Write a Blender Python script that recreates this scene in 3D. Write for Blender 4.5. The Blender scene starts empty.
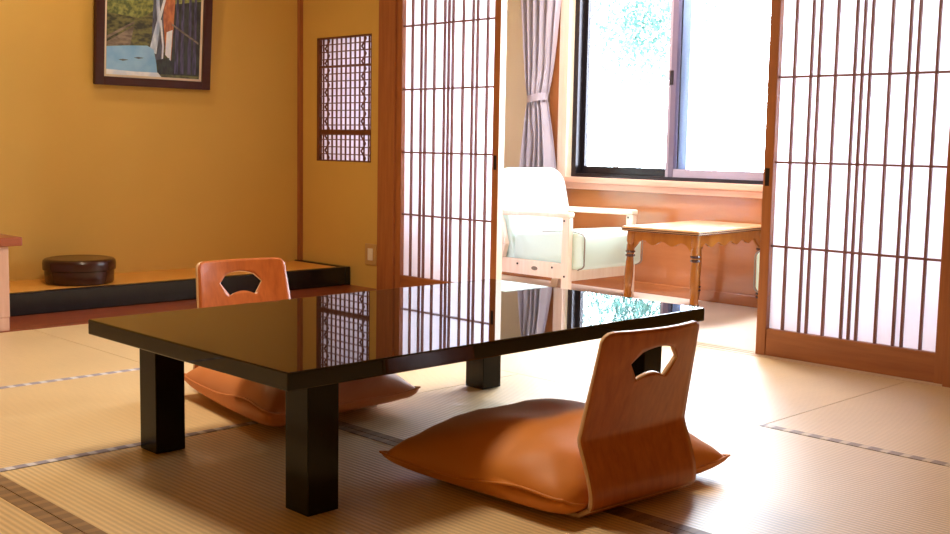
import bpy, bmesh, math, random
from mathutils import Vector, Matrix
random.seed(7)
PI = math.pi
C = bpy.context.scene.collection
scene = bpy.context.scene

# ------------------------------------------------------------------ helpers
def s2l(r, g, b):
    f = lambda c: (c/255/12.92) if c/255 <= 0.04045 else ((c/255+0.055)/1.055)**2.4
    return (f(r), f(g), f(b), 1)

def new_mat(name):
    m = bpy.data.materials.new(name); m.use_nodes = True
    nt = m.node_tree
    b = nt.nodes.get('Principled BSDF')
    return m, nt, b

def simple(name, rgb, rough=.5, spec=.5, coat=0, coat_rough=.05, noise=0, nscale=8, metal=0, bump=0, bscale=60, stretch=(1, 1, 1)):
    m, nt, b = new_mat(name)
    b.inputs['Roughness'].default_value = rough
    b.inputs['Specular IOR Level'].default_value = spec
    b.inputs['Coat Weight'].default_value = coat
    b.inputs['Coat Roughness'].default_value = coat_rough
    b.inputs['Metallic'].default_value = metal
    b.inputs['Base Color'].default_value = s2l(*rgb)
    if noise or bump:
        tc = nt.nodes.new('ShaderNodeTexCoord')
        mp = nt.nodes.new('ShaderNodeMapping'); mp.inputs['Scale'].default_value = stretch
        nt.links.new(tc.outputs['Object'], mp.inputs['Vector'])
    if noise:
        n = nt.nodes.new('ShaderNodeTexNoise'); n.inputs['Scale'].default_value = nscale; n.inputs['Detail'].default_value = 6
        nt.links.new(mp.outputs['Vector'], n.inputs['Vector'])
        cr = nt.nodes.new('ShaderNodeMapRange'); cr.inputs['To Min'].default_value = 1-noise; cr.inputs['To Max'].default_value = 1+noise
        nt.links.new(n.outputs['Fac'], cr.inputs['Value'])
        mx = nt.nodes.new('ShaderNodeVectorMath'); mx.operation = 'SCALE'
        mx.inputs[0].default_value = s2l(*rgb)[:3]
        nt.links.new(cr.outputs['Result'], mx.inputs['Scale'])
        nt.links.new(mx.outputs['Vector'], b.inputs['Base Color'])
    if bump:
        n2 = nt.nodes.new('ShaderNodeTexNoise'); n2.inputs['Scale'].default_value = bscale; n2.inputs['Detail'].default_value = 4
        nt.links.new(mp.outputs['Vector'], n2.inputs['Vector'])
        bp = nt.nodes.new('ShaderNodeBump'); bp.inputs['Strength'].default_value = bump; bp.inputs['Distance'].default_value = .004
        nt.links.new(n2.outputs['Fac'], bp.inputs['Height']); nt.links.new(bp.outputs['Normal'], b.inputs['Normal'])
    return m

def wood(name, rgb, rgb2, axis='z', rough=.4, coat=0, scale=9, stretch=14, spec=.5):
    m, nt, b = new_mat(name)
    tc = nt.nodes.new('ShaderNodeTexCoord'); mp = nt.nodes.new('ShaderNodeMapping')
    sc = {'x': (1, stretch, stretch), 'y': (stretch, 1, stretch), 'z': (stretch, stretch, 1)}[axis]
    mp.inputs['Scale'].default_value = sc
    nt.links.new(tc.outputs['Object'], mp.inputs['Vector'])
    n = nt.nodes.new('ShaderNodeTexNoise'); n.inputs['Scale'].default_value = scale/3; n.inputs['Detail'].default_value = 7; n.inputs['Roughness'].default_value = .6
    nt.links.new(mp.outputs['Vector'], n.inputs['Vector'])
    cr = nt.nodes.new('ShaderNodeValToRGB')
    cr.color_ramp.elements[0].position = .3; cr.color_ramp.elements[0].color = s2l(*rgb2)
    cr.color_ramp.elements[1].position = .7; cr.color_ramp.elements[1].color = s2l(*rgb)
    nt.links.new(n.outputs['Fac'], cr.inputs['Fac']); nt.links.new(cr.outputs['Color'], b.inputs['Base Color'])
    b.inputs['Roughness'].default_value = rough; b.inputs['Coat Weight'].default_value = coat; b.inputs['Coat Roughness'].default_value = .1
    b.inputs['Specular IOR Level'].default_value = spec
    return m

def obj(name, bm, mat, parent=None, smooth=False, angle=None):
    me = bpy.data.meshes.new(name)
    bmesh.ops.recalc_face_normals(bm, faces=bm.faces[:])
    bm.to_mesh(me); bm.free()
    for mm in (mat if isinstance(mat, (list, tuple)) else [mat]): me.materials.append(mm)
    if smooth:
        for p in me.polygons: p.use_smooth = True
        if angle: me.set_sharp_from_angle(angle=math.radians(angle))
    o = bpy.data.objects.new(name, me); C.objects.link(o)
    if parent is not None: o.parent = parent
    return o

def thing(name, label, cat, loc=(0, 0, 0), rotz=0, group=None):
    o = bpy.data.objects.new(name, None); C.objects.link(o)
    o.empty_display_size = .1
    o.location = loc; o.rotation_euler = (0, 0, rotz)
    o['label'] = label; o['category'] = cat
    if group: o['group'] = group
    return o

def tag(o, label, cat, group=None):
    o['label'] = label; o['category'] = cat
    if group: o['group'] = group
    return o

def struct(name, bm, mat, parent=None, smooth=False):
    o = obj(name, bm, mat, parent, smooth)
    if parent is None: o['kind'] = 'structure'
    return o

def struct_root(name, loc=(0, 0, 0)):
    o = bpy.data.objects.new(name, None); C.objects.link(o); o.location = loc; o['kind'] = 'structure'
    return o

def BM(): return bmesh.new()

def box(bm, x0, x1, y0, y1, z0, z1, bev=0, seg=2, mi=0, mtx=None):
    vs = [bm.verts.new((x, y, z)) for x in (x0, x1) for y in (y0, y1) for z in (z0, z1)]
    q = [(0, 1, 3, 2), (4, 6, 7, 5), (0, 4, 5, 1), (2, 3, 7, 6), (0, 2, 6, 4), (1, 5, 7, 3)]
    fs = [bm.faces.new([vs[i] for i in f]) for f in q]
    for f in fs: f.material_index = mi
    if bev:
        es = list({e for f in fs for e in f.edges})
        r = bmesh.ops.bevel(bm, geom=es, offset=bev, segments=seg, affect='EDGES', profile=.5)
        vs = list({v for f in r['faces'] for v in f.verts} | {v for v in vs if v.is_valid})
    if mtx is not None:
        bmesh.ops.transform(bm, matrix=mtx, verts=[v for v in vs if v.is_valid])
    return bm

def bxo(name, dims, mat, parent=None, bev=0, seg=2):
    bm = BM(); box(bm, *dims, bev=bev, seg=seg)
    return obj(name, bm, mat, parent)

def beam(bm, a, b, w, d, up=(0, 0, 1), bev=0):
    """rectangular bar from a to b; w along the side axis, d along 'up'"""
    a = Vector(a); b = Vector(b); t = (b-a); L = t.length; t.normalize()
    u = Vector(up); s = t.cross(u).normalized(); u = s.cross(t).normalized()
    M = Matrix((s, t, u)).transposed().to_4x4(); M.translation = a
    box(bm, -w/2, w/2, 0, L, -d/2, d/2, bev=bev, mtx=M)

def lathe(bm, prof, n=28, center=(0, 0), mtx=None):
    rings = []
    for r, z in prof:
        rings.append([bm.verts.new((center[0]+r*math.cos(2*PI*k/n), center[1]+r*math.sin(2*PI*k/n), z)) for k in range(n)])
    for i in range(len(rings)-1):
        for k in range(n):
            bm.faces.new((rings[i][k], rings[i][(k+1) % n], rings[i+1][(k+1) % n], rings[i+1][k]))
    bm.faces.new(rings[0][::-1]); bm.faces.new(rings[-1])
    if mtx is not None:
        bmesh.ops.transform(bm, matrix=mtx, verts=[v for r in rings for v in r])

def cylinder(bm, a, b, r, n=12):
    a = Vector(a); b = Vector(b); t = b-a
    q = t.to_track_quat('Z', 'Y').to_matrix().to_4x4(); q.translation = a
    lathe(bm, [(r, 0), (r, t.length)], n, mtx=q)

def dup_tree(o, parent=None):
    c = o.copy(); C.objects.link(c)
    if parent is not None: c.parent = parent
    for ch in list(o.children): dup_tree(ch, c)
    return c

# ------------------------------------------------------------------ camera (solved from the photograph)
YAW, PITCH, ROLL, F = 0.7922541501517393, 0.10898248906672499, 0.017910557511004642, 1123.7091884964182
CAM = Vector((-1.3227983149205735, -1.8823236021901193, 0.8241102938160546))
f = Vector((math.cos(PITCH)*math.cos(YAW), math.cos(PITCH)*math.sin(YAW), -math.sin(PITCH)))
r = Vector((math.sin(YAW), -math.cos(YAW), 0)); u = r.cross(f)
r2 = r*math.cos(ROLL)+u*math.sin(ROLL); u2 = -r*math.sin(ROLL)+u*math.cos(ROLL)
cam = bpy.data.cameras.new('camera'); co = bpy.data.objects.new('camera', cam); C.objects.link(co)
M = Matrix((r2, u2, -f)).transposed().to_4x4(); M.translation = CAM
co.matrix_world = M
cam.sensor_fit = 'HORIZONTAL'; cam.sensor_width = 36; cam.lens = F/950*36; cam.clip_start = .05; cam.clip_end = 200
scene.camera = co

# ------------------------------------------------------------------ materials
M_plaster = simple('mustard_plaster', (212, 171, 90), rough=.9, spec=.2, noise=.05, nscale=3, bump=.15, bscale=220)
M_beige = simple('beige_plaster', (216, 200, 176), rough=.9, spec=.2, noise=.03, nscale=4, bump=.1, bscale=200)
M_ceil = wood('ceiling_boards', (196, 160, 112), (172, 136, 92), 'x', rough=.6)
M_post = wood('cedar_post', (170, 104, 58), (146, 84, 44), 'z', rough=.38, coat=.15)
M_rail = wood('cedar_rail', (170, 104, 58), (144, 82, 44), 'y', rough=.38, coat=.15)
M_track = wood('pale_track_wood', (222, 196, 172), (206, 176, 150), 'y', rough=.35)  # paler tone than the cedar rails
M_kumiko = simple('dark_red_cedar', (126, 78, 66), rough=.5)
M_lattice = simple('lattice_wood', (112, 62, 34), rough=.5)
M_board = wood('red_brown_board', (150, 74, 40), (118, 54, 28), 'x', rough=.35, coat=.2)
M_lacquer = simple('black_lacquer', (20, 15, 12), rough=.02, spec=.42)
M_laclegs = simple('black_lacquer_satin', (24, 19, 16), rough=.16, spec=.22)
M_beamlac = simple('black_lacquer_beam', (24, 24, 26), rough=.2, spec=.45, noise=.3, nscale=20)
M_ply = wood('bent_plywood', (194, 108, 52), (166, 86, 38), 'z', rough=.3, coat=.3, scale=10, stretch=16)
M_plyedge = simple('lit_plywood_edge', (222, 182, 142), rough=.4)  # rim colour lightened for the window light on the top edge
M_boxlac = simple('brown_lacquer', (58, 28, 18), rough=.22, spec=.45)
M_pale = wood('pale_cabinet_wood', (206, 160, 132), (188, 140, 112), 'z', rough=.5, scale=7)
M_cabtop = wood('cabinet_top_wood', (160, 84, 48), (134, 64, 36), 'x', rough=.35, coat=.2)
M_frame = simple('dark_mahogany', (66, 30, 20), rough=.4, spec=.35, noise=.2, nscale=14, stretch=(1, 1, 6))
M_mount = simple('cream_mount', (234, 216, 190), rough=.7)
M_panel = wood('glossy_wood_panel', (190, 122, 78), (172, 106, 64), 'y', rough=.2, coat=1, scale=5, stretch=6, spec=.5)
M_sill = wood('sill_wood', (224, 176, 154), (212, 156, 132), 'y', rough=.3, coat=.3)
M_casing = wood('glare_pale_casing', (240, 212, 194), (230, 194, 172), 'z', rough=.3, coat=.5)  # bright window reveal put into the inner casing's pale colour
M_bronze = simple('bronze_aluminium', (46, 40, 44), rough=.3, metal=.6)
M_alu = simple('flare_washed_bronze', (160, 146, 158), rough=.3, metal=.4)  # bronze lightened towards lilac in place of window flare
M_flareblue = simple('flare_blue_aluminium', (150, 170, 214), rough=.3, metal=.3)  # bronze stile coloured pale blue to stand in for window flare
M_flaremauve = simple('flare_mauve_aluminium', (104, 90, 108), rough=.3, metal=.3)  # bronze with the flare's lilac wash mixed into its colour
M_armwood = wood('pale_beech', (246, 228, 212), (236, 212, 192), 'z', rough=.4, coat=.2)
M_seatfab = simple('pale_mint_vinyl', (214, 240, 232), rough=.42, bump=.05, bscale=120)
M_piping = simple('dark_piping', (130, 118, 108), rough=.6)
M_bolt = simple('dark_bolt', (70, 60, 56), rough=.4, metal=.7)
M_tablewood = wood('glare_pale_walnut', (220, 178, 132), (196, 150, 104), 'x', rough=.34, coat=.6, scale=6, stretch=8)  # base lightened in place of window glare on the side table's top
M_legwood = wood('golden_turned_wood', (182, 116, 44), (140, 80, 28), 'z', rough=.25, coat=.6, scale=6, stretch=5)
M_dark = simple('dark_turned_ring', (66, 32, 28), rough=.25, coat=.5)
M_curtain = simple('lavender_grey_curtain', (196, 186, 198), rough=.85, spec=.1)
M_plate = simple('beige_switch_plate', (196, 154, 94), rough=.45)
M_rocker = simple('white_rocker', (240, 226, 206), rough=.4)
M_carpet = simple('engawa_floor', (222, 206, 198), rough=.7, noise=.04, nscale=10)
M_ground = simple('garden_ground', (150, 160, 140), rough=.95, noise=.2, nscale=2)
M_bark = simple('bark', (96, 78, 62), rough=.9, noise=.3)

# fabric of the zabuton: orange cotton with a satin sheen
def cushion_mat(name, rgb):
    m = simple(name, rgb, rough=.52, spec=.3, bump=.25, bscale=14)
    b = m.node_tree.nodes['Principled BSDF']
    b.inputs['Sheen Weight'].default_value = .25; b.inputs['Sheen Roughness'].default_value = .4
    b.inputs['Sheen Tint'].default_value = (1, .75, .55, 1)
    return m
M_cush = cushion_mat('orange_cotton', (212, 130, 50))
M_cush2 = cushion_mat('faded_orange_cotton', (212, 132, 78))

# curtain lets some daylight through
nt = M_curtain.node_tree; b = nt.nodes['Principled BSDF']
tr = nt.nodes.new('ShaderNodeBsdfTranslucent'); tr.inputs['Color'].default_value = s2l(206, 196, 214)
mix = nt.nodes.new('ShaderNodeMixShader'); mix.inputs['Fac'].default_value = .3
out = nt.nodes['Material Output']
nt.links.new(b.outputs[0], mix.inputs[1]); nt.links.new(tr.outputs[0], mix.inputs[2]); nt.links.new(mix.outputs[0], out.inputs['Surface'])

# washi paper: diffuse + translucent
def paper(name, col, fac):
    m, nt, b = new_mat(name)
    nt.nodes.remove(b)
    d = nt.nodes.new('ShaderNodeBsdfDiffuse'); t = nt.nodes.new('ShaderNodeBsdfTranslucent')
    tc = nt.nodes.new('ShaderNodeTexCoord')
    n = nt.nodes.new('ShaderNodeTexNoise'); n.inputs['Scale'].default_value = 9; n.inputs['Detail'].default_value = 8
    nt.links.new(tc.outputs['Object'], n.inputs['Vector'])
    mr = nt.nodes.new('ShaderNodeMapRange'); mr.inputs['To Min'].default_value = .93; mr.inputs['To Max'].default_value = 1.03
    nt.links.new(n.outputs['Fac'], mr.inputs['Value'])
    sc = nt.nodes.new('ShaderNodeVectorMath'); sc.operation = 'SCALE'; sc.inputs[0].default_value = col
    nt.links.new(mr.outputs[0], sc.inputs['Scale'])
    nt.links.new(sc.outputs[0], d.inputs['Color']); nt.links.new(sc.outputs[0], t.inputs['Color'])
    mx = nt.nodes.new('ShaderNodeMixShader'); mx.inputs['Fac'].default_value = fac
    nt.links.new(d.outputs[0], mx.inputs[1]); nt.links.new(t.outputs[0], mx.inputs[2])
    nt.links.new(mx.outputs[0], nt.nodes['Material Output'].inputs['Surface'])
    return m
M_paper = paper('washi_paper', (.95, .92, .98), .66)
M_paper2 = paper('lattice_paper', (.94, .88, .96), .72)

# glass: clear, thin
def glass():
    m, nt, b = new_mat('window_glass'); nt.nodes.remove(b)
    t = nt.nodes.new('ShaderNodeBsdfTransparent'); t.inputs['Color'].default_value = (.97, .985, .98, 1)
    g = nt.nodes.new('ShaderNodeBsdfGlossy'); g.inputs['Roughness'].default_value = .01
    fr = nt.nodes.new('ShaderNodeFresnel'); fr.inputs['IOR'].default_value = 1.3
    mx = nt.nodes.new('ShaderNodeMixShader')
    nt.links.new(fr.outputs[0], mx.inputs['Fac']); nt.links.new(t.outputs[0], mx.inputs[1]); nt.links.new(g.outputs[0], mx.inputs[2])
    nt.links.new(mx.outputs[0], nt.nodes['Material Output'].inputs['Surface'])
    return m
M_glass = glass()

# tatami: woven rush, ribs along the length of the mat
def tatami(name, axis, tint=1.0, col=(220, 190, 142)):
    m, nt, b = new_mat(name)
    tc = nt.nodes.new('ShaderNodeTexCoord'); sep = nt.nodes.new('ShaderNodeSeparateXYZ')
    nt.links.new(tc.outputs['Object'], sep.inputs[0])
    a = 'X' if axis == 'y' else 'Y'; l = 'Y' if axis == 'y' else 'X'
    def m1(op, i, v=None, w=None):
        n = nt.nodes.new('ShaderNodeMath'); n.operation = op
        nt.links.new(i, n.inputs[0])
        if v is not None:
            if isinstance(v, (int, float)): n.inputs[1].default_value = v
            else: nt.links.new(v, n.inputs[1])
        return n.outputs[0]
    rib = m1('SINE', m1('MULTIPLY', sep.outputs[a], 2*PI/.0152))
    rib01 = m1('MULTIPLY', m1('ADD', rib, 1.0), .5)
    fine = m1('SINE', m1('MULTIPLY', sep.outputs[l], 2*PI/.006))
    mp = nt.nodes.new('ShaderNodeMapping'); mp.inputs['Scale'].default_value = (90, 6, 1) if axis == 'x' else (6, 90, 1)
    nt.links.new(tc.outputs['Object'], mp.inputs[0])
    n1 = nt.nodes.new('ShaderNodeTexNoise'); n1.inputs['Scale'].default_value = 1.5; n1.inputs['Detail'].default_value = 5
    nt.links.new(mp.outputs[0], n1.inputs['Vector'])
    n2 = nt.nodes.new('ShaderNodeTexNoise'); n2.inputs['Scale'].default_value = 2.2; n2.inputs['Detail'].default_value = 4
    nt.links.new(tc.outputs['Object'], n2.inputs['Vector'])
    v = m1('ADD', m1('MULTIPLY', rib01, .30), m1('MULTIPLY', n1.outputs['Fac'], .16))
    v = m1('ADD', v, m1('MULTIPLY', n2.outputs['Fac'], .22))
    v = m1('ADD', v, .61*tint)
    sc = nt.nodes.new('ShaderNodeVectorMath'); sc.operation = 'SCALE'; sc.inputs[0].default_value = s2l(*col)[:3]
    nt.links.new(v, sc.inputs['Scale']); nt.links.new(sc.outputs[0], b.inputs['Base Color'])
    h = m1('ADD', m1('MULTIPLY', rib01, 1.0), m1('MULTIPLY', fine, .12))
    bp = nt.nodes.new('ShaderNodeBump'); bp.inputs['Strength'].default_value = .55; bp.inputs['Distance'].default_value = .0016
    nt.links.new(h, bp.inputs['Height']); nt.links.new(bp.outputs['Normal'], b.inputs['Normal'])
    b.inputs['Roughness'].default_value = .38; b.inputs['Specular IOR Level'].default_value = .95
    return m
M_tat_x = tatami('tatami_rush_along_x', 'x'); M_tat_y = tatami('tatami_rush_along_y', 'y')

def heri(name, axis, base, fleck, period=.055):
    m, nt, b = new_mat(name)
    tc = nt.nodes.new('ShaderNodeTexCoord'); sep = nt.nodes.new('ShaderNodeSeparateXYZ'); nt.links.new(tc.outputs['Object'], sep.inputs[0])
    l = 'X' if axis == 'x' else 'Y'
    n = nt.nodes.new('ShaderNodeMath'); n.operation = 'MULTIPLY'; n.inputs[1].default_value = 2*PI/period
    nt.links.new(sep.outputs[l], n.inputs[0])
    s = nt.nodes.new('ShaderNodeMath'); s.operation = 'SINE'; nt.links.new(n.outputs[0], s.inputs[0])
    cr = nt.nodes.new('ShaderNodeValToRGB'); cr.color_ramp.elements[0].position = .55; cr.color_ramp.elements[1].position = .8
    cr.color_ramp.elements[0].color = s2l(*base); cr.color_ramp.elements[1].color = s2l(*fleck)
    mr = nt.nodes.new('ShaderNodeMapRange'); mr.inputs['From Min'].default_value = -1
    nt.links.new(s.outputs[0], mr.inputs['Value']); nt.links.new(mr.outputs[0], cr.inputs['Fac'])
    nt.links.new(cr.outputs['Color'], b.inputs['Base Color']); b.inputs['Roughness'].default_value = .55
    return m
M_heri_x = heri('blue_border_x', 'x', (150, 144, 158), (214, 210, 214), .054)
M_heri_y = heri('brown_border_y', 'y', (128, 98, 66), (150, 116, 78), .05)
M_heri_y2 = heri('checked_border_y', 'y', (150, 130, 116), (208, 186, 158), .06)

# ------------------------------------------------------------------ setting
XS = 2.633          # plane of the sliding screens (room face)
XW = 3.85           # window wall
YB = 3.70           # alcove back wall
XL = 2.69           # plaster wall with the lattice
X0, Y0, ZC = -2.35, -2.75, 2.42

bm = BM(); box(bm, X0, 2.60, Y0, YB, -.10, -.022); struct('floor', bm, M_tat_x)
bm = BM(); box(bm, 2.70, XW, -1.6, YB, -.10, -.004); struct('floor_veranda', bm, M_carpet)
bm = BM(); box(bm, 2.60, 2.70, Y0, 2.89, -.10, .001)
for gx in (2.632, 2.664): box(bm, gx, gx+.004, Y0, 2.79, .001, .0025)
struct('trim_1', bm, M_track)
bm = BM(); box(bm, X0-.1, XL+.1, YB, YB+.1, -.1, ZC+.1); struct('wall_back', bm, M_plaster)
bm = BM(); box(bm, X0-.1, X0, Y0-.1, YB, -.1, ZC+.1); struct('wall_left', bm, M_plaster)
bm = BM(); box(bm, X0, XL, Y0-.1, Y0, -.1, ZC+.1); struct('wall_front', bm, M_plaster)
bm = BM(); box(bm, X0-.1, XL+.1, Y0-.1, YB+.1, ZC, ZC+.1); struct('ceiling', bm, M_ceil)
# plaster wall with the small lattice opening
LY0, LY1, LZ0, LZ1 = 3.03, 3.535, .71, 1.422
bm = BM()
box(bm, XL, XL+.08, 2.89, LY0, -.02, ZC); box(bm, XL, XL+.08, LY1, YB, -.02, ZC)
box(bm, XL, XL+.08, LY0, LY1, -.02, LZ0); box(bm, XL, XL+.08, LY0, LY1, LZ1, ZC)
bmesh.ops.remove_doubles(bm, verts=bm.verts[:], dist=1e-5)
struct('wall_right', bm, M_plaster)
# lintel wall above the screens, and the wall on the near side of them
bm = BM(); box(bm, 2.655, 2.72, Y0, 2.89, 1.86, ZC); struct('wall_lintel', bm, M_plaster)
bm = BM(); box(bm, 2.60, 2.72, Y0, 2.78, 1.812, 1.86); struct('trim_2', bm, M_rail)
# posts
bm = BM(); box(bm, 2.618, 2.70, 2.750, 2.887, -.01, ZC, bev=.003); struct('trim_3', bm, M_post)
bm = BM(); box(bm, 2.605, 2.70, -.385, -.2628, -.01, ZC, bev=.003); struct('trim_4', bm, M_post)
bm = BM(); box(bm, 2.668, 2.69, 3.672, YB, .11, ZC); struct('trim_5', bm, M_post)
bm = BM(); box(bm, 2.655, 2.72, Y0, -.385, -.01, 1.812); struct('wall_near_screen', bm, M_plaster)

# veranda room (hiroen)
VC = 2.32
WY0, WY1, WZ0, WZ1 = 1.15, 2.57, .635, 1.98
bm = BM()
box(bm, XW, XW+.14, WY1, YB, .60, VC); box(bm, XW, XW+.14, WY1-1.56, WY0, .60, VC); box(bm, XW, XW+.14, -1.6, WY0-1.56, .60, VC)
box(bm, XW, XW+.14, WY0, WY1, WZ1, VC); box(bm, XW, XW+.14, WY0-1.56, WY1-1.56, WZ1, VC); box(bm, XW, XW+.14, -1.6, YB, -.1, .60)
bmesh.ops.remove_doubles(bm, verts=bm.verts[:], dist=1e-5)
struct('wall_window', bm, M_beige)
bm = BM(); box(bm, XL+.08, XW+.14, YB, YB+.1, -.1, VC); struct('wall_veranda_end', bm, M_beige)
bm = BM(); box(bm, 2.72, XW+.14, -1.7, -1.6, -.1, VC); struct('wall_veranda_near', bm, M_beige)
bm = BM(); box(bm, 2.72, XW+.14, -1.7, YB+.1, VC, VC+.1); struct('ceiling_veranda', bm, M_beige)
# wooden dado under the window
bm = BM(); box(bm, XW-.012, XW, -1.6, 2.76, .055, .572); struct('trim_6', bm, M_panel)
bm = BM(); box(bm, XW-.022, XW, -1.6, YB, -.004, .058, bev=.003); struct('baseboard_window', bm, M_panel)
bm = BM(); box(bm, XW-.03, XW+.05, -1.6, 2.74, .568, .606, bev=.004); struct('trim_7', bm, M_sill)
bm = BM(); box(bm, XW-.012, XW, 2.76, YB, .055, .60); struct('trim_8', bm, M_beige)

# aluminium sliding windows in wooden casings; window_3_added is unseen behind the right screen, added to backlight its paper
def big_window(name, dy):
    win = struct_root(name, (XW, dy, 0))
    bm = BM()
    box(bm, -.03, .06, 2.572, 2.645 if dy == 0 else 2.63, .606, 2.08, bev=.004); box(bm, -.03, .06, 1.06, 1.148, .606, 2.08, bev=.004)
    box(bm, -.03, .06, 1.148, 2.572, 1.982, 2.08, bev=.004)
    obj('casing', bm, M_casing, win)
    if dy == 0: bxo('casing_post', (-.022, .05, 2.645, 2.72, .606, 2.08), M_post, win, .003)
    bxo('window_board', (-.04, .10, 1.148, 2.572, .604, .640), M_sill, win, .004)
    bm = BM()
    box(bm, .02, .11, 2.535, 2.572, .640, 1.982); box(bm, .02, .11, 1.148, 1.18, .640, 1.982)
    box(bm, .02, .11, 1.18, 2.535, .640, .660); box(bm, .02, .11, 1.18, 2.535, 1.955, 1.982)
    obj('outer_frame', bm, M_bronze, win)
    def sash(y0, y1, x0, mat, st0, st1):
        bm = BM(); x1 = x0+.03
        box(bm, x0, x1, y0, y0+st0, .660, 1.955); box(bm, x0, x1, y1-st1, y1, .660, 1.955)
        box(bm, x0, x1, y0+st0, y1-st1, .660, .705); box(bm, x0, x1, y0+st0, y1-st1, 1.91, 1.955)
        s = obj('sash', bm, mat, win)
        bxo('pane', (x0+.012, x0+.017, y0+st0, y1-st1, .705, 1.91), M_glass, s)
        return s
    ls = sash(1.83, 2.540, .07, M_bronze, .02, .030)
    bxo('meeting_stile', (.072, .098, 1.775, 1.83, .660, 1.955), M_flareblue, ls)
    sr = sash(1.18, 1.885, .03, M_alu, .035, .020)
    bxo('meeting_stile', (.028, .062, 1.832, 1.866, .660, 1.955), M_flaremauve, sr)
    bm = BM(); box(bm, .022, .032, 1.85, 1.872, 1.17, 1.25, bev=.003); obj('latch', bm, M_bronze, sr)
big_window('window_1', 0); big_window('window_3_added', -1.56)

# window 2: little lattice window in the plaster wall
w2 = struct_root('window_2', (XL, 0, 0))
bxo('paper', (.024, .025, LY0, LY1, LZ0, LZ1), M_paper2, w2)
bm = BM()
box(bm, .0, .022, LY0, LY0+.010, LZ0, LZ1); box(bm, .0, .022, LY1-.022, LY1, LZ0, LZ1)
box(bm, .0, .03, LY0, LY1, LZ0, LZ0+.008); box(bm, .0, .03, LY0, LY1, LZ1-.010, LZ1)
obj('lattice_frame', bm, M_lattice, w2)
pz = (LZ1-LZ0)/17; py = (LY1-LY0)/12
bm = BM()
for k in range(1, 12): box(bm, .012, .022, LY1-k*py-.0022, LY1-k*py+.0022, LZ0, LZ1)
for k in range(1, 17):
    hw = .003
    if k == 13: hw = .016
    if k == 4: hw = .0065
    box(bm, .008, .018, LY0, LY1, LZ1-k*pz-hw, LZ1-k*pz+hw)
for col in (2, 10):
    for k in range(17):
        za = LZ1-k*pz; yb = LY1-col*py
        sgn = 1 if k % 2 else -1
        beam(bm, (.012, yb, za), (.012, yb+sgn*py*.45, za-pz*.5), .006, .008, up=(1, 0, 0))
        beam(bm, (.012, yb+sgn*py*.45, za-pz*.5), (.012, yb, za-pz), .006, .008, up=(1, 0, 0))
obj('lattice', bm, M_lattice, w2)

# shoji screens (door_1 left, door_2 right): stiles, rails, paper and kumiko
def shoji(name, y0):
    """0.77 m wide, y0 = lower-y edge; 1.81 tall; room face at XS"""
    d = struct_root(name, (XS, y0, 0))
    T, W, ST = .040, .77, .043
    for nm, a, bb in (('stile', 0, ST), ('stile', W-ST, W)): bxo(nm, (0, T, a, bb, .002, 1.812), M_post, d, .002)
    bxo('bottom_rail', (.004, T-.004, ST, W-ST, .002, .1106), M_rail, d, .002)
    bxo('top_rail', (.004, T-.004, ST, W-ST, 1.768, 1.812), M_rail, d, .002)
    bxo('paper', (.026, .0268, ST, W-ST, .1106, 1.768), M_paper, d)
    c = W/2
    for o_ in (0, .0305, -.0305, .1065, -.1065, .176, -.176, .208, -.208, .279, -.279):
        bxo('vertical_bar', (.012, .0255, c+o_-.0042, c+o_+.0042, .1106, 1.768), M_kumiko, d)
    for k in range(1, 5):
        z = .1106+.3315*k
        bxo('horizontal_bar', (.010, .0255, ST, W-ST, z-.0042, z+.0042), M_kumiko, d)
    return d
dl = shoji('door_1', 1.98)
dr = shoji('door_2', -.2625)
bxo('lit_edge_face', (.001, .039, -.0015, .0005, .004, 1.810), M_armwood, dl)  # chair wood's pale tone painted in as window light on the cedar stile end
bxo('finger_pull', (-.0015, .012, .012, .030, .70, .77), M_bronze, dl)
bxo('finger_pull', (-.0015, .012, .742, .760, .68, .75), M_bronze, dr)

# tokonoma alcove: floor board in front, raised platform with black lacquered beam
bm = BM(); box(bm, .30, 2.69, 2.835, YB, -.02, .004); struct('trim_9', bm, M_board)
pf = thing('alcove_platform', 'low raised alcove floor with yellow matting and black lacquered front beam along the mustard wall', 'platform', (1.6, 3.45, .004))
bxo('front_beam', (-1.01, 1.045, -.25, -.21, .0, .106), M_beamlac, pf, .006, 3)
M_toko = tatami('alcove_matting', 'x', 1.05, (226, 160, 66))
bxo('matting', (-1.01, 1.045, -.21, .248, .0, .100), M_toko, pf, .002)
bxo('end_beam', (1.045, 1.083, -.25, .248, .0, .106), M_beamlac, pf, .004, 3)

# ------------------------------------------------------------------ tatami mats
def mat(label, x0, x1, y0, y1, axis, borders=()):
    g = .0015
    t = thing('tatami_mat', label, 'tatami mat', ((x0+x1)/2, (y0+y1)/2, -.022), 0, 'tatami mats on the floor')
    cx_, cy_ = (x0+x1)/2, (y0+y1)/2
    bm = BM(); box(bm, x0-cx_+g, x1-cx_-g, y0-cy_+g, y1-cy_-g, 0, .022)
    obj('rush_surface', bm, M_tat_x if axis == 'x' else M_tat_y, t)
    for side, w, m in borders:
        d = {'x0': (x0-cx_+g, x0-cx_+w, y0-cy_+g, y1-cy_-g), 'x1': (x1-cx_-w, x1-cx_-g, y0-cy_+g, y1-cy_-g),
             'y0': (x0-cx_+g, x1-cx_-g, y0-cy_+g, y0-cy_+w), 'y1': (x0-cx_+g, x1-cx_-g, y1-cy_-w, y1-cy_-g)}[side]
        bxo('border', d+(.0215, .0232), m, t)
    return t
mat('tatami mat lying under the near left leg of the low black table', -.30, .66, -1.06, .85, 'y', [('x0', .034, M_heri_y), ('x1', .03, M_heri_y)])
mat('tatami mat lying under the near orange cushion and right half of the low table', .66, 1.605, -1.06, .85, 'y', [('x0', .03, M_heri_y)])
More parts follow.
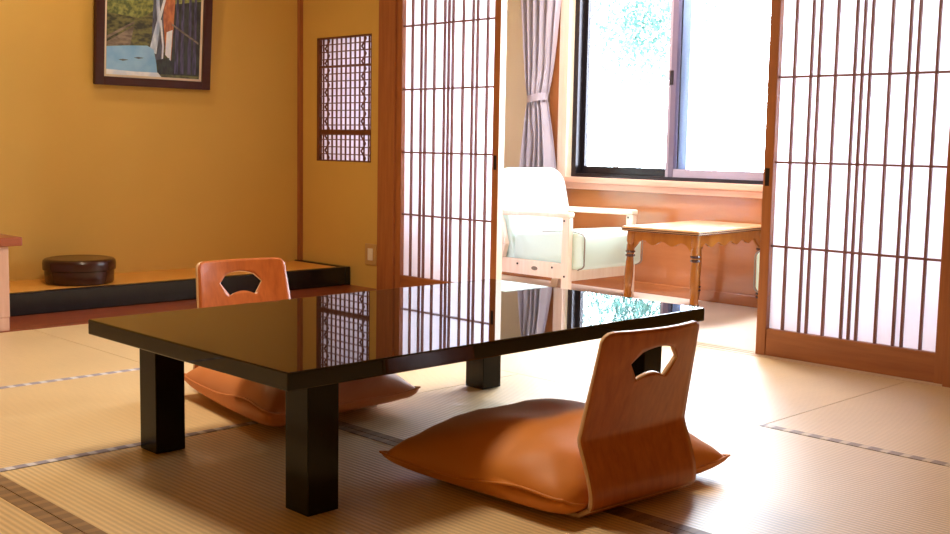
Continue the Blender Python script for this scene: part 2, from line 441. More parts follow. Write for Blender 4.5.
mat('bare tatami mat in front of the right paper screen, with a checked border', 1.605, 2.60, -1.06, -.14, 'y', [('x0', .032, M_heri_y2)])
mat('sunlit tatami mat at the opening to the veranda', 1.605, 2.60, -.14, 1.80, 'y')
mat('tatami mat crossing the left edge beside the far left table leg, with two blue borders', -1.25, .66, .85, 1.80, 'x', [('y0', .028, M_heri_x), ('y1', .030, M_heri_x)])
mat('tatami mat behind the low table on the far chair side', .66, 1.605, .85, 1.80, 'x')
mat('tatami mat in front of the pale cabinet at the left', -1.25, .67, 1.80, 2.835, 'x')
mat('tatami mat along the alcove board between cabinet and left paper screen', .67, 2.60, 1.80, 2.835, 'x')
mat('tatami mat cut by the lower left corner of the picture', -1.26, -.30, -1.06, .85, 'y', [('x1', .034, M_heri_y)])
mat('tatami mat nearest the camera at the lower right', .66, 2.60, -2.02, -1.06, 'x')

# ------------------------------------------------------------------ low lacquered table
L_, W_, H_, T_ = 1.502, .900, .350, .040
lt = thing('low_table', 'low black lacquered rectangular table with mirror-like top in the middle of the room', 'table', (0, 0, .0015))
bxo('tabletop', (0, L_, 0, W_, H_-T_-.0015, H_-.0015), M_lacquer, lt, .0035, 3)
a_, b_, s_ = .105, .075, .085
for x in (a_, L_-a_-s_):
    for y in (b_, W_-b_-s_):
        bxo('leg', (x, x+s_, y, y+s_, 0, H_-T_-.0015), M_laclegs, lt, .002, 2)
# thin apron under the top between the legs
bm = BM()
for y in (b_+.02, W_-b_-.045): box(bm, a_+s_, L_-a_-s_, y, y+.025, H_-T_-.022, H_-T_-.0015)
for x in (a_+.02, L_-a_-.045): box(bm, x, x+.025, b_+s_, W_-b_-s_, H_-T_-.022, H_-T_-.0015)
obj('apron', bm, M_lacquer, lt)

# ------------------------------------------------------------------ zaisu (legless chairs)
def zaisu(label, loc, rotz):
    """local: user faces +y; width along x; back near y=-.33..-.28"""
    t = thing('legless_chair', label, 'legless chair', loc, rotz, 'bent plywood floor chairs at the low table')
    w = .358
    # profile (y, z) from the kink of the floor board up the back
    prof = []
    ctrl = [(.20, .009), (-.20, .009), (-.290, .009), (-.318, .016), (-.334, .032), (-.338, .055), (-.332, .085), (-.316, .13), (-.300, .168), (-.297, .183), (-.300, .198), (-.312, .26), (-.326, .33), (-.344, .424)]
    def cat(p0, p1, p2, p3, t_): return tuple(.5*((2*p1[i])+(-p0[i]+p2[i])*t_+(2*p0[i]-5*p1[i]+4*p2[i]-p3[i])*t_*t_+(-p0[i]+3*p1[i]-3*p2[i]+p3[i])*t_**3) for i in (0, 1))
    for i in range(len(ctrl)-1):
        p0 = ctrl[max(i-1, 0)]; p3 = ctrl[min(i+2, len(ctrl)-1)]
        for k in range(4): prof.append(cat(p0, ctrl[i], ctrl[i+1], p3, k/4))
    prof.append(ctrl[-1])
    s = [0]
    for i in range(1, len(prof)): s.append(s[-1]+math.dist(prof[i], prof[i-1]))
    def at(sv):
        for i in range(1, len(s)):
            if sv <= s[i]+1e-9:
                q = (sv-s[i-1])/max(s[i]-s[i-1], 1e-9); return (prof[i-1][0]+(prof[i][0]-prof[i-1][0])*q, prof[i-1][1]+(prof[i][1]-prof[i-1][1])*q)
        return prof[-1]
    S = s[-1]
    def s_of_z(z):
        for i in range(len(s)-1, 0, -1):
            if prof[i-1][1] <= z <= prof[i][1] and prof[i][0] < -.25: return s[i-1]+(z-prof[i-1][1])/(prof[i][1]-prof[i-1][1]+1e-9)*(s[i]-s[i-1])
        return S
    ssplit = s_of_z(.03)
    def mp3(x, sv):
        y, z = at(sv)
        up = max(0, min(1, (z-.17)/.22))
        y += -.030*up*(1-(2*x/w)**2)        # dished back
        xx = x*(1-.085*up)
        return (xx, y, z)
    # back panel: grid in (x, s) with a fan shaped hole
    hx0, hx1, hs0, hs1 = -.095, .095, s_of_z(.288), s_of_z(.402)
    xs = sorted(set([round(-w/2+w*i/24, 5) for i in range(25)]))
    xs = [x for x in xs if not (hx0-.006 < x < hx0+.006 or hx1-.006 < x < hx1+.006)] + [hx0, hx1]; xs.sort()
    ss = [ssplit+(S-ssplit)*i/44 for i in range(45)]
    ss = [v for v in ss if abs(v-hs0) > .003 and abs(v-hs1) > .003]+[hs0, hs1]; ss.sort()
    bm = BM(); V = {}
    R = .028
    def roundtop(x, sv):
        # round the two upper corners
        dx = abs(x)-(w/2-R); ds = sv-(S-R)
        if dx > 0 and ds > 0:
            m_ = max(dx, ds); d = math.hypot(dx, ds)
            k = m_/d; x = math.copysign(w/2-R+dx*k, x); sv = S-R+ds*k
        return x, sv
    for i, x in enumerate(xs):
        for j, sv in enumerate(ss):
            V[i, j] = bm.verts.new(mp3(*roundtop(x, sv)))
    for i in range(len(xs)-1):
        for j in range(len(ss)-1):
            xm, sm = (xs[i]+xs[i+1])/2, (ss[j]+ss[j+1])/2
            if hx0 < xm < hx1 and hs0 < sm < hs1: continue
            bm.faces.new((V[i, j], V[i+1, j], V[i+1, j+1], V[i, j+1]))
    # fan outline (relative to hole centre), counter clockwise
    zc = (hs0+hs1)/2
    FS = 1.1
    fan = []
    n = 14
    for k in range(n+1):            # top arc right -> left
        q = k/n; x = .052-.104*q; fan.append((x, .036-.010*((2*q-1)**2)))
    for k in range(1, 6): q = k/6; fan.append((-.052-.024*q, .026-.022*q))
    fan.append((-.076, .003))
    for k in range(1, 7): q = k/7; fan.append((-.076+.031*q, .003-.039*q))
    for k in range(n+1):            # bottom arc, concave
        q = k/n; x = -.045+.090*q; fan.append((x, -.036+.012*(1-(2*q-1)**2)))
    for k in range(1, 7): q = k/7; fan.append((.045+.031*q, -.036+.039*q))
    fan.append((.076, .003))
    for k in range(1, 6): q = k/6; fan.append((.076-.024*q, .003+.023*q))
    fan = [(p[0]*FS, p[1]*FS) for p in fan]
    ia, ib = xs.index(hx0), xs.index(hx1); ja, jb = ss.index(hs0), ss.index(hs1)
    ring = [(i, jb) for i in range(ib, ia, -1)]+[(ia, j) for j in range(jb, ja, -1)]+[(i, ja) for i in range(ia, ib)]+[(ib, j) for j in range(ja, jb)]
    # sample the fan at the angles of the ring vertices
    def fan_at(ang):
        best = None
        for k in range(len(fan)):
            p, q = fan[k], fan[(k+1) % len(fan)]
            dx, dy = math.cos(ang), math.sin(ang)
            ex, ey = q[0]-p[0], q[1]-p[1]
            den = dx*ey-dy*ex
            if abs(den) < 1e-12: continue
            t_ = (p[0]*ey-p[1]*ex)/den; uu = (p[0]*dy-p[1]*dx)/den
            if t_ > 0 and -1e-6 <= uu <= 1+1e-6:
                if best is None or t_ > best: best = t_
        return (best*math.cos(ang), best*math.sin(ang))
    # extra fan corners: snap the nearest ring angle
    corners = [(p*FS, q*FS) for p, q in [(.052, .026), (-.052, .026), (-.076, .003), (-.045, -.036), (.045, -.036), (.076, .003)]]
    angs = [math.atan2(ss[j]-zc, xs[i]) for i, j in ring]
    tgt = [fan_at(a) for a in angs]
    for c in corners:
        ca = math.atan2(c[1], c[0])
        k = min(range(len(angs)), key=lambda q: abs((angs[q]-ca+PI) % (2*PI)-PI)); tgt[k] = c
    prev = [V[i, j] for i, j in ring]; base = [(xs[i], ss[j]-zc) for i, j in ring]
    for lv in (.35, .7, 1.0):
        cur = [bm.verts.new(mp3(bx_+(tx-bx_)*lv, zc+by_+(ty-by_)*lv)) for (bx_, by_), (tx, ty) in zip(base, tgt)]
        for k in range(len(ring)):
            k2 = (k+1) % len(ring); bm.faces.new((prev[k], prev[k2], cur[k2], cur[k]))
        prev = cur
    used = [v for v in bm.verts if not v.link_faces]
    bmesh.ops.delete(bm, geom=used, context='VERTS')
    o = obj('backrest', bm, [M_ply, M_plyedge], t, smooth=True)
    m = o.modifiers.new('thickness', 'SOLIDIFY'); m.thickness = .011; m.offset = 0; m.material_offset_rim = 1
    # floor board that carries the cushion
    bm = BM(); rows = []
    for j in range(15):
        sv = ssplit*j/14
        rows.append([bm.verts.new(mp3(-w/2+w*i/10, sv)) for i in range(11)])
    for j in range(14):
        for i in range(10): bm.faces.new((rows[j][i], rows[j][i+1], rows[j+1][i+1], rows[j+1][i]))
    o = obj('seat_board', bm, [M_ply, M_plyedge], t, smooth=True)
    m = o.modifiers.new('thickness', 'SOLIDIFY'); m.thickness = .011; m.offset = 0; m.material_offset_rim = 1
    return t
zaisu('bent plywood floor chair with fan-shaped hole, back turned to us, nearest the camera', (.737, -.046, .0015), math.radians(-4))
zaisu('bent plywood floor chair with fan-shaped hole, facing us across the table', (.715, .985, .0015), math.radians(180-5))

# ------------------------------------------------------------------ zabuton
def cushion(label, mat_, quad, ztop, zs, round_c, seed, chx, fold=.028, pinch=.05, pw=3.0, ex=.5):
    """quad: corners A B C D (u,v)=(-1,1),(-1,-1),(1,-1),(1,1)"""
    rnd = random.Random(seed); N = 56
    cx_ = sum(q[0] for q in quad)/4; cy_ = sum(q[1] for q in quad)/4
    bm = BM()
    ph = [rnd.uniform(0, 6) for _ in range(8)]
    def pos(u_, v_):
        A, B, Cc, D = quad
        a = (1-u_)/2; c = (1+v_)/2
        x = a*((1-c)*B[0]+c*A[0])+(1-a)*((1-c)*Cc[0]+c*D[0])
        y = a*((1-c)*B[1]+c*A[1])+(1-a)*((1-c)*Cc[1]+c*D[1])
        # concave edges, tips pulled out
        x -= (x-cx_)*pinch*(1-v_*v_)*abs(u_)**6*1.0
        y -= (y-cy_)*pinch*(1-u_*u_)*abs(v_)**6*1.0
        for (cu, cv), amt in round_c.items():
            d = max(0, u_*cu)**4*max(0, v_*cv)**4
            x -= (x-cx_)*amt*d; y -= (y-cy_)*amt*d
        return x, y
    def edge(t_): return math.copysign(1-(1-abs(t_))**1.35, t_)
    top, bot = {}, {}
    for i in range(N+1):
        for j in range(N+1):
            u_ = edge(-1+2*i/N); v_ = edge(-1+2*j/N)
            x, y = pos(u_, v_)
            h = max(0, (1-abs(u_)**pw)*(1-abs(v_)**pw))**ex
            tip = (abs(u_)*abs(v_))**5
            wr = .006*math.sin(7*u_+3*v_+ph[0])*math.sin(5*v_-2*u_+ph[1])+.004*math.sin(16*u_*v_+ph[2])*abs(u_)**2+.003*math.sin(23*(u_-v_)+ph[3])*abs(v_)**3
            sag = 1-.12*math.exp(-((u_*1.3)**2+(v_*1.2)**2)*1.2)*0
            zt = zs+(ztop-zs)*h*sag+wr*h
            seam = zs+tip*.012+fold*max(0, -u_)**8*math.exp(-((v_+.55)/.45)**2)
            q_ = max(0, min(1, (abs(x-chx)-.186)/.06)); q_ = q_*q_*(3-2*q_)
            zb = seam-(seam-(.003-.017*q_))*max(0, (1-abs(u_)**4)*(1-abs(v_)**4))**.3
            if i in (0, N) or j in (0, N):
                top[i, j] = bot[i, j] = bm.verts.new((x-cx_, y-cy_, seam))
            else:
                top[i, j] = bm.verts.new((x-cx_, y-cy_, max(zt, zb+.002)))
                bot[i, j] = bm.verts.new((x-cx_, y-cy_, zb))
    for i in range(N):
        for j in range(N):
            bm.faces.new((top[i, j], top[i+1, j], top[i+1, j+1], top[i, j+1]))
            bm.faces.new((bot[i, j], bot[i, j+1], bot[i+1, j+1], bot[i+1, j]))
    t = thing('floor_cushion', label, 'cushion', (cx_, cy_, .018), 0, 'orange floor cushions on the plywood chairs')
    o = obj('cover', bm, mat_, t, smooth=True)
    # seam piping round the edge
    bm = BM()
    loop = [(i, 0) for i in range(N)]+[(N, j) for j in range(N)]+[(N-i, N) for i in range(N)]+[(0, N-j) for j in range(N)]
    pts = []
    for i, j in loop:
        u_ = edge(-1+2*i/N); v_ = edge(-1+2*j/N); x, y = pos(u_, v_); tip = (abs(u_)*abs(v_))**5
        pts.append(Vector((x-cx_, y-cy_, zs+tip*.012+fold*max(0, -u_)**8*math.exp(-((v_+.55)/.45)**2))))
    rings = []
    for k, p in enumerate(pts):
        tdir = (pts[(k+1) % len(pts)]-pts[k-1]).normalized(); sd = tdir.cross(Vector((0, 0, 1))).normalized()
        rings.append([bm.verts.new(p+(sd*math.cos(2*PI*q/6)+Vector((0, 0, 1))*math.sin(2*PI*q/6))*.0032) for q in range(6)])
    for k in range(len(rings)):
        for q in range(6): bm.faces.new((rings[k][q], rings[(k+1) % len(rings)][q], rings[(k+1) % len(rings)][(q+1) % 6], rings[k][(q+1) % 6]))
    obj('seam_piping', bm, mat_, t, smooth=True)
    return t
cushion('plump orange square floor cushion on the near chair turned away from us', M_cush,
        [(.448, .240), (.446, -.372), (1.095, -.362), (1.09, .23)], .140, .022, {(-1, -1): .09}, 3, .745)
cushion('orange square floor cushion on the far chair, half hidden behind the table', M_cush2,
        [(.50, 1.30), (.385, .66), (.955, .66), (1.02, 1.27)], .15, .045, {(-1, -1): .04}, 5, .715)

# ------------------------------------------------------------------ cabinet at the left edge
cb = thing('low_cabinet', 'pale wooden low cabinet with reddish overhanging top at the left edge', 'cabinet', (.13, 3.25, .004))
bxo('carcass', (-.445, .452, -.405, .40, .055, .358), M_pale, cb, .003)
bxo('plinth', (-.44, .447, -.408, .39, 0, .055), M_pale, cb, .002)
bxo('top', (-.50, .505, -.425, .42, .358, .396), M_cabtop, cb, .006, 3)

# ------------------------------------------------------------------ round lidded box
rb = thing('round_box', 'round dark brown lacquered lidded box standing on the alcove matting', 'box', (1.175, 3.450, .1045))
bm = BM(); lathe(bm, [(.142, 0), (.159, .003), (.163, .012), (.165, .05), (.165, .085)], 64); obj('body', bm, M_boxlac, rb, True, 40)
bm = BM(); lathe(bm, [(.168, .066), (.173, .070), (.174, .100), (.171, .114), (.163, .121), (.148, .124), (.138, .122), (.114, .122), (.002, .1225)], 64); obj('lid', bm, M_boxlac, rb, True, 40)

# ------------------------------------------------------------------ framed picture, tilted forward from the wall
pw, phh = .675, .86
pc = thing('framed_picture', 'painting of a waterfall in a dark mahogany frame hanging on the mustard wall', 'picture', (1.715, 3.690, 1.097))
pc.rotation_euler = (math.radians(4.2), 0, 0)
bm = BM(); fw = .050
for d in ((-pw/2, -pw/2+fw, 0, phh), (pw/2-fw, pw/2, 0, phh), (-pw/2+fw, pw/2-fw, 0, fw-.006), (-pw/2+fw, pw/2-fw, phh-fw, phh)):
    box(bm, d[0], d[1], -.030, -.004, d[2], d[3], bev=.004)
obj('frame', bm, M_frame, pc)
bxo('mount', (-pw/2+fw-.002, pw/2-fw+.002, -.014, -.006, fw-.008, phh-fw+.002), M_mount, pc)
# artwork: flat painted patches
def flatcol(name, rgb, rgb2=None, scale=30, stretch=(1, 1, 1)):
    m, nt, b = new_mat(name); b.inputs['Roughness'].default_value = .35
    tc = nt.nodes.new('ShaderNodeTexCoord'); mp_ = nt.nodes.new('ShaderNodeMapping'); mp_.inputs['Scale'].default_value = stretch
    n = nt.nodes.new('ShaderNodeTexNoise'); n.inputs['Scale'].default_value = scale; n.inputs['Detail'].default_value = 5
    cr = nt.nodes.new('ShaderNodeValToRGB'); cr.color_ramp.elements[0].position = .4; cr.color_ramp.elements[1].position = .62
    cr.color_ramp.elements[0].color = s2l(*(rgb2 or rgb)); cr.color_ramp.elements[1].color = s2l(*rgb)
    nt.links.new(tc.outputs['Object'], mp_.inputs[0]); nt.links.new(mp_.outputs[0], n.inputs['Vector']); nt.links.new(n.outputs['Fac'], cr.inputs['Fac'])
    nt.links.new(cr.outputs['Color'], b.inputs['Base Color'])
    return m
PM = [flatcol('paint_forest', (120, 118, 62), (52, 56, 38), 26, (1, 1, 2)), flatcol('paint_rock', (150, 134, 108), (96, 84, 66), 18, (1, 1, 3)),
      flatcol('paint_mist', (214, 228, 244), (150, 172, 206), 14, (3, 1, 1)), flatcol('paint_pool', (150, 200, 240), (126, 182, 232), 10),
      flatcol('paint_cliff', (206, 128, 70), (160, 90, 48), 22, (3, 1, 1)), flatcol('paint_trunk', (98, 90, 126), (44, 40, 56), 30, (8, 1, .6)),
      flatcol('paint_dark', (52, 58, 44), (24, 26, 24), 22, (2, 1, 1)), flatcol('paint_white', (240, 244, 250), (214, 226, 244), 20),
      flatcol('paint_slate', (96, 104, 122), (62, 66, 78), 20, (3, 1, 1)), flatcol('paint_leaf', (156, 160, 76), (84, 96, 46), 44)]
bm = BM(); lay = [0]
aw, ah = pw-2*fw-.030, phh-2*fw-.012
def patch(pts, mi):
    lay[0] += 1; yy = -.0145-.00012*lay[0]
    fc = bm.faces.new([bm.verts.new((-aw/2+p[0]*aw, yy, fw+.006+p[1]*ah)) for p in pts]); fc.material_index = mi
# (0,0) lower left, 1 = full width / full height; the photograph shows the lower half
patch([(0, 0), (1, 0), (1, 1), (0, 1)], 0)
patch([(0, .12), (.45, .12), (.45, .42), (.25, .33), (0, .22)], 1)
patch([(.22, .12), (.52, .12), (.52, .48), (.30, .42)], 0)
patch([(0, .42), (.34, .40), (.48, .46), (.48, 1), (0, 1)], 9)
patch([(.66, .02), (1, .02), (1, 1), (.66, 1)], 6)
patch([(.70, .52), (1, .56), (1, 1), (.68, 1)], 9)
for x in (.74, .80, .88, .94): patch([(x-.02, .03), (x+.022, .03), (x+.012, .62), (x-.012, .62)], 5)
patch([(.48, .6), (.64, .6), (.60, .12), (.46, .10)], 8)
patch([(.44, .18), (.52, .16), (.56, .40), (.53, .62), (.58, 1), (.50, 1), (.50, .6), (.52, .40)], 2)
patch([(.62, .16), (.68, .12), (.70, .36), (.72, .70), (.70, 1), (.62, 1), (.60, .60), (.585, .42)], 4)
patch([(.615, .16), (.675, .12), (.69, .34), (.625, .32)], 7)
patch([(.545, .38), (.565, .42), (.615, .56), (.66, 1), (.63, 1), (.595, .58), (.54, .43)], 7)
patch([(.545, .41), (.57, .40), (.60, .22), (.59, .10), (.575, .10), (.58, .22)], 7)
patch([(.52, .12), (.66, .14), (.66, .02), (.54, .02)], 6)
patch([(0, .0), (.54, .0), (.52, .10), (.49, .19), (.42, .215), (.20, .205), (0, .19)], 3)
patch([(0, .0), (.58, .0), (.54, .03), (.3, .028), (0, .035)], 7)
for cx_, cy_ in ((.17, .105), (.33, .125)):
    patch([(cx_-.05, cy_), (cx_, cy_-.008), (cx_+.06, cy_+.002), (cx_, cy_+.006)], 8)
patch([(0, .24), (.28, .36), (.28, .375), (0, .262)], 1)
patch([(.68, .37), (.98, .25), (.98, .265), (.68, .385)], 1)
obj('artwork', bm, PM, pc)

# ------------------------------------------------------------------ light switch
sw = thing('light_switch', 'beige wall switch plate with white rocker low on the lattice wall', 'switch', (XL, 3.021, .195))
bxo('plate', (-.007, 0, -.049, .049, -.060, .060), M_plate, sw, .003)
bxo('rocker', (-.010, -.006, -.022, .022, -.034, .034), M_rocker, sw, .002)

# ------------------------------------------------------------------ veranda furniture
def armchair(label, loc, rotz):
    """local: sitter faces -y; x in [-.265,.265]; front leg faces at y=0, back at y=+.50"""
    t = thing('armchair', label, 'armchair', loc, rotz, 'pale vinyl armchairs on the veranda')
    hw = .285
    for sx in (-1, 1):
        x = sx*(hw-.0175)
        bm = BM(); beam(bm, (x, .022, 0), (x, .022, .455), .036, .046, up=(0, 1, 0), bev=.004); obj('front_leg', bm, M_armwood, t)
        bm = BM(); beam(bm, (x, .57, 0), (x, .475, .30), .036, .05, up=(0, 1, 0), bev=.004); beam(bm, (x, .475, .28), (x, .53, .485), .036, .05, up=(0, 1, 0), bev=.004); obj('back_leg', bm, M_armwood, t)
        bm = BM(); beam(bm, (x, .56, .462), (x, -.004, .470), .055, .030, bev=.009)
        obj('arm', bm, M_armwood, t)
        bm = BM(); box(bm, x-.014, x+.014, .045, .49, .135, .215, bev=.003); r_ = obj('side_rail', bm, M_armwood, t)
        for yy, zz, hw_ in ((.11, .19, .0165), (.36, .19, .0165), (.022, .15, .02), (.03, .44, .02)):
            bm = BM(); cylinder(bm, (x-hw_, yy, zz), (x+hw_, yy, zz), .006); obj('bolt', bm, M_bolt, r_)
        bm = BM(); lathe(bm, [(.001, 0), (.022, 0), (.022, .001), (.001, .001)], 20, mtx=Matrix.Translation((x+sx*.0145, .235, .175)) @ Matrix.Rotation(PI/2*sx, 4, 'Y') @ Matrix.Diagonal((.5, 1, 1, 1))); obj('oval_mark', bm, M_piping, r_)
    bm = BM(); box(bm, -hw+.035, hw-.035, .004, .030, .125, .185, bev=.003); obj('front_rail', bm, M_armwood, t)
    bm = BM(); box(bm, -hw+.035, hw-.035, .49, .515, .15, .21, bev=.003); obj('back_rail', bm, M_armwood, t)
    # seat cushion with a rounded nose, profile in y-z extruded along x
    def slab(prof, x0, x1, bev):
        bm = BM(); n = len(prof)
        a = [bm.verts.new((x0, p[0], p[1])) for p in prof]; b_ = [bm.verts.new((x1, p[0], p[1])) for p in prof]
        ca = bm.faces.new(a); cb_ = bm.faces.new(b_[::-1])
        for k in range(n): bm.faces.new((a[k], b_[k], b_[(k+1) % n], a[(k+1) % n]))
        bmesh.ops.recalc_face_normals(bm, faces=bm.faces[:])
        es = list(set(ca.edges) | set(cb_.edges))
        bmesh.ops.bevel(bm, geom=es, offset=bev, segments=3, affect='EDGES', profile=.5)
        return bm
    sp = [(.43, .19), (-.035, .185)]
    for k in range(13):
        q = -PI/2+PI*k/12; rr = .03
        zc_ = .222 if q < 0 else .347
        sp.append((-.047-rr*math.cos(q), zc_+(rr if True else 0)*math.sin(q)+0))
    sp += [(.02, .388), (.22, .372), (.43, .352)]
    sc = obj('seat_cushion', slab(sp, -hw+.038, hw-.038, .022), M_seatfab, t, True, 50)
    for sx in (-1, 1):
        bm = BM(); x = sx*(hw-.0405); rings = []
        pts = [Vector((x, p[0], p[1])) for p in sp[1:-1]]
        for k, p in enumerate(pts):
            td = (pts[min(k+1, len(pts)-1)]-pts[max(k-1, 0)]).normalized(); nd = td.cross(Vector((1, 0, 0)))
            rings.append([bm.verts.new(p+Vector((1, 0, 0))*math.cos(q*PI/3)*.0035+nd*math.sin(q*PI/3)*.0035) for q in range(6)])
        for k in range(len(rings)-1):
            for q in range(6): bm.faces.new((rings[k][q], rings[k+1][q], rings[k+1][(q+1) % 6], rings[k][(q+1) % 6]))
        obj('piping', bm, M_piping, sc, True)
    # back cushion: leaning slab, rounded top corners
    bm = BM(); th = .085; HB = .54; W2 = hw-.005; R = .11; n = 10
    out_ = [(-W2+.035, 0), (W2-.035, 0), (W2-.035, .24), (W2, .29)]
    out_ += [(W2-R+R*math.cos(q*PI/2/n), HB-R+R*math.sin(q*PI/2/n)) for q in range(n+1)]
    out_ += [(-W2+R-R*math.sin(q*PI/2/n), HB-R+R*math.cos(q*PI/2/n)) for q in range(n+1)]
    out_ += [(-W2, .29), (-W2+.035, .24)]
    a = [bm.verts.new((p[0], 0, p[1])) for p in out_]; b_ = [bm.verts.new((p[0], th, p[1])) for p in out_]
    ca = bm.faces.new(a); cb_ = bm.faces.new(b_)
    for k in range(len(out_)): bm.faces.new((a[k], b_[k], b_[(k+1) % len(out_)], a[(k+1) % len(out_)]))
    bmesh.ops.recalc_face_normals(bm, faces=bm.faces[:])
    bmesh.ops.bevel(bm, geom=list(set(ca.edges) | set(cb_.edges)), offset=.025, segments=4, affect='EDGES', profile=.5)
    Mx = Matrix.Translation((0, .395, .185)) @ Matrix.Rotation(math.radians(-15), 4, 'X')
    bmesh.ops.transform(bm, matrix=Mx, verts=bm.verts[:])
    obj('back_cushion', bm, M_seatfab, t, True, 50)
    return t
armchair('white armchair with wooden arms in the veranda, left of the small table', (3.372, 1.905, -.004), math.radians(0))
armchair('white armchair mostly hidden behind the right paper screen, only its cushion edge showing', (3.32, .72, -.004), PI)

# small side table with turned legs and scalloped apron
st = thing('side_table', 'small brown side table with turned legs and scalloped apron by the window', 'table', (3.07, 1.095, -.004), math.radians(4))
TX, TY, TH = .715, .430, .444
bm = BM(); box(bm, 0, TX, 0, TY, TH-.024, TH, bev=.007, seg=3); obj('tabletop', bm, M_tablewood, st)
bm = BM()
for z in (TH-.0205, TH-.0125): box(bm, -.002, TX+.002, -.002, TY+.002, z-.0022, z+.0022, bev=.001)
obj('edge_moulding', bm, M_dark, st)
def leg_prof():
    return [(.010, 0), (.0125, .006), (.0145, .02), (.017, .052), (.0175, .058)], None
def leg(x, y, dx, dy):
    h = TH-.024
    base = [(.010, 0), (.013, .004), (.016, .03), (.0185, .060), (.020, .080), (.020, .118), (.0165, .126), (.019, .150), (.0215, .20), (.0205, .25), (.017, .290), (.016, .3), (.020, .318), (.020, .352), (.0175, .358), (.022, .372), (.022, h)]
    Mx = Matrix.Translation((x, y, 0)) @ Matrix(((1, 0, -dx/h, dx), (0, 1, -dy/h, dy), (0, 0, 1, 0), (0, 0, 0, 1)))
    bm = BM(); lathe(bm, base, 24, mtx=Mx); l = obj('leg', bm, M_legwood, st, True, 40)
    for zc_, n in ((.070, 2), (.300, 2)):
        for k in range(n):
            z = zc_+k*.019
            bm = BM(); lathe(bm, [(.016, z-.0075), (.0225, z-.0045), (.0245, z), (.0225, z+.0045), (.016, z+.0075)], 24, mtx=Mx)
            obj('turned_ring', bm, M_dark, l, True, 40)
ins = .036
for x, y, dx, dy in ((ins, ins, -.012, -.010), (ins, TY-ins, -.012, .010), (TX-ins, ins, .012, -.010), (TX-ins, TY-ins, .012, .010)): leg(x, y, dx, dy)
def apron(a, b_, nrm, nsc):
    """scalloped board from a to b_"""
    a = Vector(a); b_ = Vector(b_); L = (b_-a).length; t_ = (b_-a).normalized(); nrm = Vector(nrm)
    bm = BM(); N = 60; top = TH-.024; rows = []
    for k in range(N+1):
        q = k/N
        dep = .052+.010*math.cos(q*2*PI*nsc) + (.022*max(0, 1-q/.09)**1.3+.022*max(0, 1-(1-q)/.09)**1.3)
        p = a+t_*L*q
        rows.append([bm.verts.new((p.x+nrm.x*o_, p.y+nrm.y*o_, z)) for o_, z in ((-.006, top), (.006, top), (.006, top-dep), (-.006, top-dep))])
    for k in range(N):
        for j in range(4): bm.faces.new((rows[k][j], rows[k][(j+1) % 4], rows[k+1][(j+1) % 4], rows[k+1][j]))
    bm.faces.new(rows[0]); bm.faces.new(rows[-1][::-1])
    obj('apron', bm, M_legwood, st)
i2 = ins+.018
apron((ins, i2, 0), (ins, TY-i2, 0), (1, 0, 0), 3); apron((TX-ins, i2, 0), (TX-ins, TY-i2, 0), (1, 0, 0), 3)
apron((i2, ins, 0), (TX-i2, ins, 0), (0, 1, 0), 5); apron((i2, TY-ins, 0), (TX-i2, TY-ins, 0), (0, 1, 0), 5)

# ------------------------------------------------------------------ curtain gathered by a tie
cu = thing('curtain', 'lavender grey curtain gathered by a tie-back at the left of the window', 'curtain', (XW-.085, 2.755, 0))
bm = BM(); NU, NV = 90, 70; zt, zb, ztie = 2.10, .25, 1.105
G = []
for j in range(NV+1):
    z = zt+(zb-zt)*j/NV
    if z > ztie:
        q = min(1, (z-ztie)/.85); q = q**.62; hwid = .058+.105*q
        cyy = .002+.0*q
    else:
        q = min(1, (ztie-z)/.60); q = q**.7; hwid = .058+.088*q; cyy = .0
    amp = .012+.030*(hwid/.17)
    row = []
    for i in range(NU+1):
        s_ = i/NU
        yy = cyy+(s_*2-1)*hwid
        xx = amp*math.sin(s_*2*PI*5.0+.6*math.sin(z*3))+.010*math.sin(s_*2*PI*11+z*2)
        xx -= .03*(1-abs(s_*2-1))*math.exp(-((z-ztie)/.15)**2)
        row.append(bm.verts.new((xx, yy, z)))
    G.append(row)
for j in range(NV):
    for i in range(NU): bm.faces.new((G[j][i], G[j][i+1], G[j+1][i+1], G[j+1][i]))
o = obj('cloth', bm, M_curtain, cu, True); mm = o.modifiers.new('thickness', 'SOLIDIFY'); mm.thickness = .003
bm = BM(); n = 40; rr = []
for k in range(n):
    q = 2*PI*k/n
    c_, s_ = math.cos(q), math.sin(q)
    rr.append([bm.verts.new((-.012+.050*c_*m_, .066*s_*m_, ztie+dz-.012*s_)) for m_, dz in ((1, -.022), (1, .022), (.94, .022), (.94, -.022))])
for k in range(n):
    for j in range(4): bm.faces.new((rr[k][j], rr[k][(j+1) % 4], rr[(k+1) % n][(j+1) % 4], rr[(k+1) % n][j]))
obj('tie_back', bm, M_curtain, cu, True, 40)
bm = BM(); cylinder(bm, (XW-.085, -.9, 2.11), (XW-.085, 3.2, 2.11), .012)
for y in (-.85, 1.9, 3.15): box(bm, XW-.095, XW, y-.008, y+.008, 2.10, 2.13)
tag(obj('curtain_rod', bm, M_bronze), 'slim dark curtain rod above the veranda window', 'curtain rod')

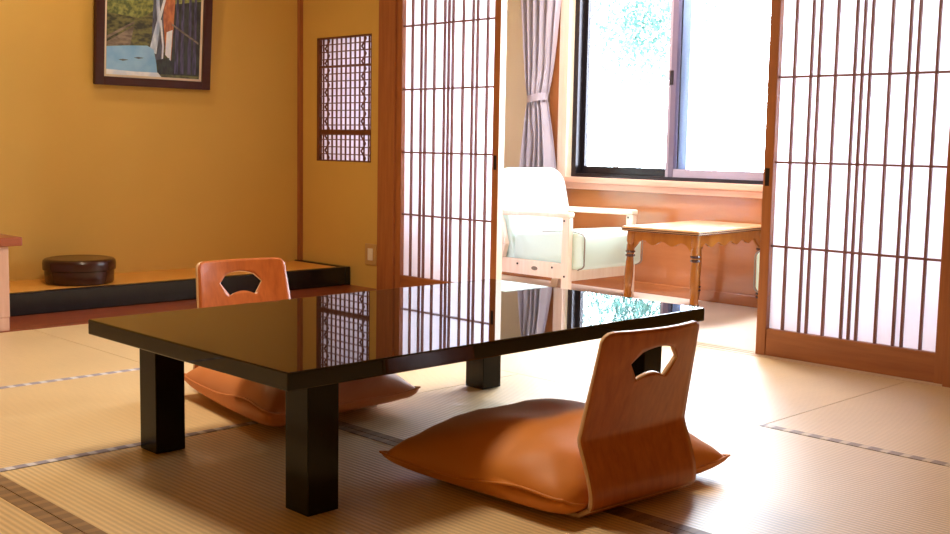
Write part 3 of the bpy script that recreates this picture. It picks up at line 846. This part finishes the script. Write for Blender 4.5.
# ------------------------------------------------------------------ outdoors
bm = BM(); box(bm, XW+.14, 30, -14, 20, -3.2, -3.0); struct('ground', bm, M_ground)
def leafmat(name, rgb, rgb2):
    m, nt, b = new_mat(name); b.inputs['Roughness'].default_value = .6
    tc = nt.nodes.new('ShaderNodeTexCoord'); n = nt.nodes.new('ShaderNodeTexNoise'); n.inputs['Scale'].default_value = 3
    nt.links.new(tc.outputs['Object'], n.inputs['Vector'])
    cr = nt.nodes.new('ShaderNodeValToRGB'); cr.color_ramp.elements[0].color = s2l(*rgb2); cr.color_ramp.elements[1].color = s2l(*rgb)
    nt.links.new(n.outputs['Fac'], cr.inputs['Fac']); nt.links.new(cr.outputs['Color'], b.inputs['Base Color'])
    t_ = nt.nodes.new('ShaderNodeBsdfTranslucent'); nt.links.new(cr.outputs['Color'], t_.inputs['Color'])
    mx = nt.nodes.new('ShaderNodeMixShader'); mx.inputs['Fac'].default_value = .45
    nt.links.new(b.outputs[0], mx.inputs[1]); nt.links.new(t_.outputs[0], mx.inputs[2]); nt.links.new(mx.outputs[0], nt.nodes['Material Output'].inputs['Surface'])
    return m
M_leaf = leafmat('bright_leaves', (118, 150, 142), (74, 112, 106))
def tree(label, loc, h, blobs, seed):
    rnd = random.Random(seed)
    t = thing('garden_tree', label, 'tree', loc)
    bm = BM(); lathe(bm, [(.14, 0), (.10, h*.5), (.05, h)], 10); obj('trunk', bm, M_bark, t, True)
    bm = BM()
    for bx_, by_, bz_, br, cnt in blobs:
        for _ in range(cnt):
            d = Vector((rnd.gauss(0, 1), rnd.gauss(0, 1), rnd.gauss(0, 1))).normalized()*br*rnd.random()**.4
            p = Vector((bx_, by_, bz_))+d
            q = Matrix.Rotation(rnd.uniform(0, 6.28), 4, 'Z') @ Matrix.Rotation(rnd.uniform(-1, 1), 4, 'X')
            s_ = rnd.uniform(.05, .11)
            vs = [bm.verts.new(p+(q @ Vector(v))*s_) for v in ((0, -1, 0), (.4, 0, .05), (0, 1, 0), (-.4, 0, .05))]
            bm.faces.new(vs)
    obj('foliage', bm, M_leaf, t)
    return t

# ------------------------------------------------------------------ light
w = bpy.data.worlds.new('world'); scene.world = w; w.use_nodes = True
bg = w.node_tree.nodes['Background']; bg.inputs['Color'].default_value = (.76, .86, 1, 1); bg.inputs['Strength'].default_value = 31
def area(name, loc, size, power, col, rot=(0, 0, 0), shape='DISK', size_y=None):
    l = bpy.data.lights.new(name, 'AREA'); l.shape = shape; l.size = size
    if size_y: l.size_y = size_y
    l.energy = power; l.color = col
    o = bpy.data.objects.new(name, l); C.objects.link(o); o.location = loc; o.rotation_euler = rot
    return o
area('ceiling_lamp', (.5, .9, 2.36), .6, 41, (1, .85, .64))
area('alcove_downlight', (1.2, 3.05, 2.38), .12, 8, (1, .78, .50))
area('veranda_fill', (3.25, 1.5, 2.28), .5, 60, (1, .95, .93))  # added unseen fill that brightens the veranda and the screen paper
for dy in (0, -1.56):
    p_ = area('window_portal', (XW+.16, (WY0+WY1)/2+dy, (WZ0+WZ1)/2), WY1-WY0, 1, (1, 1, 1), (0, 0, 0), 'RECTANGLE', WZ1-WZ0)
    p_.rotation_euler = Vector((-1, 0, 0)).to_track_quat('-Z', 'Y').to_euler()
    p_.data.cycles.is_portal = True
tree('tree with airy bluish green foliage beyond the left window pane', (18.6, 13.9, -3.0), 4.4, [(.3, -.35, 6.0, 1.1, 2600), (.9, -.75, 7.0, 1.2, 2600), (-.7, .8, 7.4, 1.1, 1000), (-.2, .3, 6.9, 1.0, 1000)], 11)

scene.view_settings.view_transform = 'Standard'
scene.view_settings.look = 'None'
scene.view_settings.exposure = .15
scene.view_settings.gamma = 1
